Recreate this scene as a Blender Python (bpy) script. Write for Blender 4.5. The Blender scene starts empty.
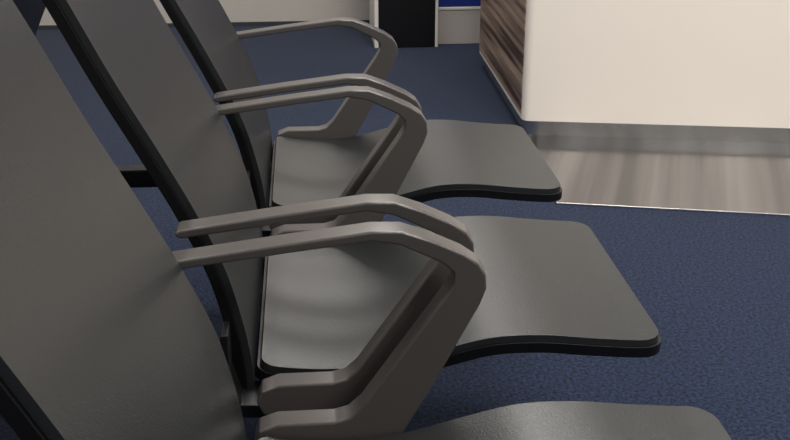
import bpy, bmesh, math, random
from mathutils import Vector
random.seed(3)
S=bpy.context.scene
S.view_settings.view_transform='Standard'

def lin(c):
    return tuple(((v/255)/12.92 if v/255<=0.04045 else ((v/255+0.055)/1.055)**2.4) for v in c)+(1,)

def mat(name,rgb,rough=.5,metal=0,noise=None,bump=None,spec=.5,rgb2=None,stretch=(1,1,1),sheen=0,lo=.3,hi=.7,rot=0,detail=4,rrange=None):
    m=bpy.data.materials.new(name); m.use_nodes=True
    nt=m.node_tree; b=nt.nodes['Principled BSDF']
    b.inputs['Roughness'].default_value=rough
    b.inputs['Metallic'].default_value=metal
    b.inputs['Specular IOR Level'].default_value=spec
    if sheen: b.inputs['Sheen Weight'].default_value=sheen
    b.inputs['Base Color'].default_value=lin(rgb)
    tc=nt.nodes.new('ShaderNodeTexCoord'); mp0=nt.nodes.new('ShaderNodeMapping'); mp=nt.nodes.new('ShaderNodeMapping')
    mp0.inputs['Rotation'].default_value=(0,0,rot); mp.inputs['Scale'].default_value=stretch
    nt.links.new(tc.outputs['Object'],mp0.inputs['Vector']); nt.links.new(mp0.outputs[0],mp.inputs['Vector'])
    if noise:
        n=nt.nodes.new('ShaderNodeTexNoise'); n.inputs['Scale'].default_value=noise; n.inputs['Detail'].default_value=detail
        nt.links.new(mp.outputs[0],n.inputs['Vector'])
        r=nt.nodes.new('ShaderNodeValToRGB')
        r.color_ramp.elements[0].position=lo; r.color_ramp.elements[1].position=hi
        r.color_ramp.elements[0].color=lin(rgb); r.color_ramp.elements[1].color=lin(rgb2 or rgb)
        nt.links.new(n.outputs['Fac'],r.inputs['Fac']); nt.links.new(r.outputs['Color'],b.inputs['Base Color'])
        if rrange:
            mr=nt.nodes.new('ShaderNodeMapRange'); mr.inputs['From Min'].default_value=.3; mr.inputs['From Max'].default_value=.7
            mr.inputs['To Min'].default_value=rrange[0]; mr.inputs['To Max'].default_value=rrange[1]
            nt.links.new(n.outputs['Fac'],mr.inputs['Value']); nt.links.new(mr.outputs[0],b.inputs['Roughness'])
    if bump:
        n=nt.nodes.new('ShaderNodeTexNoise'); n.inputs['Scale'].default_value=bump[0]; n.inputs['Detail'].default_value=3
        nt.links.new(mp.outputs[0],n.inputs['Vector'])
        bp=nt.nodes.new('ShaderNodeBump'); bp.inputs['Strength'].default_value=bump[1]; bp.inputs['Distance'].default_value=.002
        nt.links.new(n.outputs['Fac'],bp.inputs['Height']); nt.links.new(bp.outputs[0],b.inputs['Normal'])
    return m

M_pad=mat('seat_polyurethane',(37,39,40),.32,bump=(420,.22),spec=.65)
M_black=mat('black_shell',(10,10,12),.4,spec=.4)
M_arm=mat('arm_taupe',(82,78,76),.28,spec=.65)
M_frame=mat('black_frame',(15,16,18),.4)
M_carpet=mat('carpet',(12,18,32),.95,noise=130,rgb2=(40,53,80),bump=(300,1),spec=.1,sheen=.1,detail=7,lo=.35,hi=.65)
M_white=mat('cream_laminate',(246,236,225),.35)
M_steel=mat('brushed_steel_painted_reflections',(168,167,168),.2,metal=1,noise=9,rgb2=(118,117,118),stretch=(1,.02,1),rot=math.radians(20),rrange=(.08,.2),detail=4,lo=.36,hi=.64)  # brushed steel; light and dark streaks paint stretched reflections into the base colour
M_steel.node_tree.nodes['Principled BSDF'].inputs['Anisotropic'].default_value=.5
M_kick=mat('kick_steel',(232,229,226),.25,metal=1,noise=8,rgb2=(212,208,204),stretch=(1,1,.3))
M_wood=mat('wood_grain',(66,44,34),.45,noise=5,rgb2=(176,152,134),stretch=(.3,.18,5),lo=.38,hi=.64,detail=5)
M_wall=mat('wall_paint',(190,184,177),.7)
M_ceil=mat('ceiling_white',(225,222,216),.8)
M_blue=mat('kiosk_blue',(24,48,130),.4)
M_kblack=mat('kiosk_black',(12,12,14),.35)
M_trim=mat('trim_white',(225,220,212),.4)
M_dark=mat('dark_trim',(50,52,58),.6)

def link(o,parent=None):
    S.collection.objects.link(o)
    if parent: o.parent=parent
    return o
def empty(name,loc=(0,0,0)):
    e=bpy.data.objects.new(name,None); e.location=loc; e.empty_display_size=.1
    return link(e)
def bm_obj(name,bm,m,parent=None,smooth=True,bevel=0,seg=3,autos=35):
    bmesh.ops.recalc_face_normals(bm,faces=bm.faces)
    me=bpy.data.meshes.new(name); bm.to_mesh(me); bm.free()
    me.materials.append(m)
    o=bpy.data.objects.new(name,me); link(o,parent)
    if bevel:
        b=o.modifiers.new('bevel','BEVEL'); b.width=bevel; b.segments=seg; b.limit_method='ANGLE'; b.angle_limit=math.radians(30)
        b.harden_normals=False
    if smooth:
        for p in me.polygons: p.use_smooth=True
        if not bevel:
            try: me.set_sharp_from_angle(angle=math.radians(autos))
            except Exception: pass
        else:
            w=o.modifiers.new('wn','WEIGHTED_NORMAL'); w.keep_sharp=True
    return o
def box(name,x0,x1,y0,y1,z0,z1,m,parent=None,bevel=0.003):
    bm=bmesh.new()
    bmesh.ops.create_cube(bm,size=1)
    for v in bm.verts:
        v.co=Vector((x0+(v.co.x+.5)*(x1-x0),y0+(v.co.y+.5)*(y1-y0),z0+(v.co.z+.5)*(z1-z0)))
    return bm_obj(name,bm,m,parent,bevel=bevel)
def prism_z(name,pts,z0,z1,m,parent=None,bevel=0):
    bm=bmesh.new()
    a=[bm.verts.new((x,y,z0)) for x,y in pts]; b=[bm.verts.new((x,y,z1)) for x,y in pts]
    bm.faces.new(a); bm.faces.new(b)
    n=len(pts)
    for i in range(n): bm.faces.new((a[i],a[(i+1)%n],b[(i+1)%n],b[i]))
    return bm_obj(name,bm,m,parent,smooth=True,bevel=bevel)
def prism_y(name,pts,y0,y1,m,parent=None,bevel=0):
    bm=bmesh.new()
    a=[bm.verts.new((x,y0,z)) for x,z in pts]; b=[bm.verts.new((x,y1,z)) for x,z in pts]
    bm.faces.new(a); bm.faces.new(b)
    n=len(pts)
    for i in range(n): bm.faces.new((a[i],a[(i+1)%n],b[(i+1)%n],b[i]))
    return bm_obj(name,bm,m,parent,smooth=True,bevel=bevel,seg=3)

def catmull(pts,n=6):
    out=[]
    P=[pts[0]]+list(pts)+[pts[-1]]
    for i in range(1,len(P)-2):
        p0,p1,p2,p3=[Vector(p) for p in P[i-1:i+3]]
        for k in range(n):
            t=k/n
            out.append(.5*((2*p1)+(p2-p0)*t+(2*p0-5*p1+4*p2-p3)*t*t+(3*p1-p0-3*p2+p3)*t**3))
    out.append(Vector(pts[-1])); return out

def shell(name,prof,y0,y1,off0,off1,m,parent,outset=0,r0=.03,r1=.03,bevel=.004,up=1,dish=0):
    """slab following profile (x,z), between offsets off0..off1 along the surface normal, rounded plan corners"""
    pts=catmull(prof,6)
    L=[0]
    for i in range(1,len(pts)): L.append(L[-1]+(pts[i]-pts[i-1]).length)
    T=L[-1]
    svals=sorted(set([round(v,5) for v in
        [T*i/44 for i in range(45)]+[r0*(1-math.cos(a*math.pi/16)) for a in range(9)]+[T-r1*(1-math.cos(a*math.pi/16)) for a in range(9)]]))
    def at(s):
        for i in range(1,len(L)):
            if L[i]>=s-1e-9:
                t=(s-L[i-1])/(L[i]-L[i-1]); p=pts[i-1].lerp(pts[i],t); 
                j0=max(0,i-2); j1=min(len(pts)-1,i+1)
                d=(pts[j1]-pts[j0]).normalized(); return p,d
        return pts[-1],(pts[-1]-pts[-2]).normalized()
    yc=(y0+y1)/2; hw=(y1-y0)/2+outset
    bm=bmesh.new(); ny=14; top=[];bot=[]
    for s in svals:
        s2=-outset+(s/T)*(T+2*outset)
        p,d=at(min(max(s,0),T))
        p=p+d*(s2-s)
        nrm=Vector((-d.y,d.x))*up
        h=hw
        if s<r0: h=hw-r0+math.sqrt(max(0,r0*r0-(r0-s)**2))
        if s>T-r1: h=hw-r1+math.sqrt(max(0,r1*r1-(r1-(T-s))**2))
        rt=[];rb=[]
        for j in range(ny+1):
            u=-1+2*j/ny
            dd=-dish*(1-u*u)*math.sin(math.pi*min(1,max(0,s/T)))
            a=p+nrm*(off0+dd); b=p+nrm*(off1+dd)
            rt.append(bm.verts.new((a.x,yc+u*h,a.y))); rb.append(bm.verts.new((b.x,yc+u*h,b.y)))
        top.append(rt);bot.append(rb)
    n=len(svals)
    for i in range(n-1):
        for j in range(ny):
            bm.faces.new((top[i][j],top[i+1][j],top[i+1][j+1],top[i][j+1]))
            bm.faces.new((bot[i][j],bot[i][j+1],bot[i+1][j+1],bot[i+1][j]))
        for j in (0,ny):
            bm.faces.new((top[i][j],bot[i][j],bot[i+1][j],top[i+1][j]))
    for i in (0,n-1):
        for j in range(ny): bm.faces.new((top[i][j],top[i][j+1],bot[i][j+1],bot[i][j]))
    return bm_obj(name,bm,m,parent,bevel=bevel,seg=3)

SEAT=[(-.078,.430),(-.04,.422),(.03,.417),(.10,.422),(.17,.440),(.24,.456),(.31,.457),(.38,.449),(.44,.443),(.487,.441)]
BACK=[(-.331,1.03),(-.286,.94),(-.238,.835),(-.188,.735),(-.150,.655),(-.118,.575),(-.098,.49),(-.090,.43),(-.088,.372)]
ARM=[(-.163,.661),(-.05,.676),(.065,.690),(.100,.689),(.135,.676),(.172,.658),(.190,.645),(.199,.630),(.200,.612),(.193,.592),
     (.145,.497),(.098,.410),(.085,.393),(.066,.386),(-.055,.386),(-.075,.396),(-.082,.412),(-.075,.430),(-.052,.438),
     (.018,.438),(.036,.443),(.052,.458),(.152,.604),(.161,.620),(.161,.634),(.148,.647),(.098,.672),(.066,.678),(-.05,.664),(-.160,.650),(-.168,.652),(-.169,.658)]
Xm=-.385
def mir(p,f): return [((2*Xm-x) if f else x,z) for x,z in p]

def arm(name,yc,par,f=False,w=.034):
    pts=mir(ARM,f)
    return prism_y(name,pts,yc-w/2,yc+w/2,M_arm,par,bevel=.004)

def seat(y0,y1,f=False):
    e=empty('airport_seat')
    up=-1 if f else 1
    shell('seat_pad',mir(SEAT,f),y0,y1,0,-.010,M_pad,e,0,.02,.034,.004,up,dish=.004)
    shell('seat_shell',mir(SEAT,f),y0,y1,-.0101,-.026,M_black,e,.004,.02,.034,.003,up)
    shell('back_pad',mir(BACK,f),y0,y1,0,-.010,M_pad,e,0,.04,.02,.004,up,dish=.006)
    shell('back_shell',mir(BACK,f),y0,y1,-.0101,-.024,M_black,e,.005,.04,.02,.004,up)
    arm('armrest_near',y0-.056,e,f); arm('armrest_far',y1+.022,e,f)
    for yy0,yy1 in ((y0-.046,y0+.02),(y1-.02,y1+.010)):
        pts=mir([(-.075,.392),(-.105,.395),(-.116,.44),(-.116,.50),(-.126,.50),(-.134,.44),(-.12,.375),(-.06,.372),(.02,.372),(.02,.389)],f)
        prism_y('hinge_bracket',pts,yy0,yy1,M_frame,e,.002)
    prism_y('beam_clamp',mir([(-.02,.395),(.08,.395),(.075,.352),(-.015,.352)],f),(y0+y1)/2-.05,(y0+y1)/2+.05,M_frame,e,.003)
    return e
YS=[(.645,1.080),(1.250,1.692),(1.856,2.285)]
for f in (False,True):
    for a,b in YS: seat(a,b,f)

fr=empty('seating_support_frame')
for nm,x in (('beam_front',.03),('beam_rear',2*Xm-.03)):
    box(nm,x-.03,x+.03,.60,2.36,.30,.352,M_frame,fr,.006)
for k,y in enumerate((.62,2.32)):
    box('crossbar_%d'%k,2*Xm-.03,.03,y-.02,y+.02,.305,.35,M_frame,fr,.005)
    for x,s in ((.03,1),(2*Xm-.03,-1)):
        prism_y('leg',[(x-.02,.31),(x+.02,.31),(x+s*.04+.02,.02),(x+s*.04-.02,.02)],y-.02,y+.02,M_frame,fr,.004)
        box('foot',min(x-s*.12,x+s*.24),max(x-s*.12,x+s*.24),y-.025,y+.025,0,.022,M_frame,fr,.006)

# room
box('floor',-5,6,-3,5.75,-.05,0,M_carpet,None,0)
box('wall_back',-5,6,5.62,5.75,0,2.9,M_wall,None,0)
box('baseboard_back',-5,6,5.605,5.62,0,.02,M_dark,None,0)
box('ceiling',-5,6,-3,5.75,2.9,3.0,M_ceil,None,0)

# counter
YB=4.62
ct=empty('service_counter')
def outline(C,r,bx):
    C=Vector(C); fr_=Vector((2.6,C.y-.34)); bl=Vector((bx,YB))
    d1=(bl-C).normalized(); d2=(fr_-C).normalized()
    p0=C+d1*r; p2=C+d2*r
    pts=[(bl.x,bl.y)]
    for i in range(9):
        t=i/8; q=p0*(1-t)**2+C*2*t*(1-t)+p2*t*t; pts.append((q.x,q.y))
    pts+= [(fr_.x,fr_.y),(2.6,YB)]
    return pts
prism_z('counter_body',outline((.762,3.55),.03,.778),.062,1.08,M_white,ct)
prism_z('counter_kick',outline((.777,3.556),.05,.795),0.0062,.062,M_kick,ct)
prism_z('counter_top',outline((.745,3.53),.035,.76),1.08,1.11,M_white,ct,.004)
bm=bmesh.new()
vs=[bm.verts.new(c) for c in ((.7590,3.58,.082),(.7735,4.605,.082),(.7735,4.605,1.06),(.7590,3.58,1.06),(.79,3.58,.082),(.79,4.605,.082),(.79,4.605,1.06),(.79,3.58,1.06))]
for q in ((0,1,2,3),(4,5,6,7),(0,1,5,4),(1,2,6,5),(2,3,7,6),(3,0,4,7)): bm.faces.new([vs[i] for i in q])
bm_obj('wood_side_panel',bm,M_wood,ct,smooth=False)
prism_z('steel_floor_plate',[(.735,2.885),(2.6,2.45),(2.6,3.26),(.79,3.60)],0,.006,M_steel,None,.001)
prism_z('trim_1',[(.735,2.879),(2.6,2.444),(2.6,2.449),(.735,2.884)],0,.007,M_kick,None,.001)

# background kiosks
k=empty('black_kiosk')
box('cabinet',.345,.622,5.02,5.42,.0,1.3,M_kblack,k)
box('trim_left',.325,.3445,5.02,5.42,.0,1.3,M_trim,k)
box('trim_right',.6225,.637,5.02,5.42,0,1.3,M_trim,k)
k=empty('blue_kiosk')
box('plinth',.645,1.3,5.08,5.42,.0,.17,M_wall,k)
box('band',.645,1.3,5.075,5.42,.17,.185,M_trim,k)
box('panel',.645,1.3,5.08,5.42,.185,1.3,M_blue,k)

def lamp(i,x,y,w,h,e):
    m=bpy.data.materials.get('lamp_glow')
    if not m:
        m=bpy.data.materials.new('lamp_glow'); m.use_nodes=True
        b=m.node_tree.nodes['Principled BSDF']; b.inputs['Emission Color'].default_value=(1,.96,.91,1); b.inputs['Emission Strength'].default_value=3
    o=box('ceiling_lamp',x-w/2,x+w/2,y-h/2,y+h/2,2.86,2.9,m,None,.002)
    L=bpy.data.lights.new('lamp_light','AREA'); L.shape='RECTANGLE'; L.size=w; L.size_y=h; L.energy=e; L.color=(1,.965,.92)
    lo=bpy.data.objects.new('lamp_light',L); lo.location=(x,y,2.85); link(lo); lo.parent=o
for i,(x,y,e) in enumerate([(.9,1.0,28),(.9,2.9,44),(-1.5,1.0,13),(-1.5,3.2,20),(3.0,1.6,50),(.5,4.9,22),(1.6,-1.2,52)]):
    lamp(i,x,y,1.2,.6,e)
w=bpy.data.worlds.new('world'); S.world=w; w.use_nodes=True
w.node_tree.nodes['Background'].inputs[0].default_value=(1,.98,.95,1)
w.node_tree.nodes['Background'].inputs[1].default_value=.34

c=bpy.data.cameras.new('camera'); co=bpy.data.objects.new('camera',c); link(co)
c.sensor_width=36; c.lens=1038/790*36; c.clip_start=.02
co.location=(0,0,1.15); co.rotation_euler=(math.radians(90-22.27),0,math.radians(-4.84))
S.camera=co
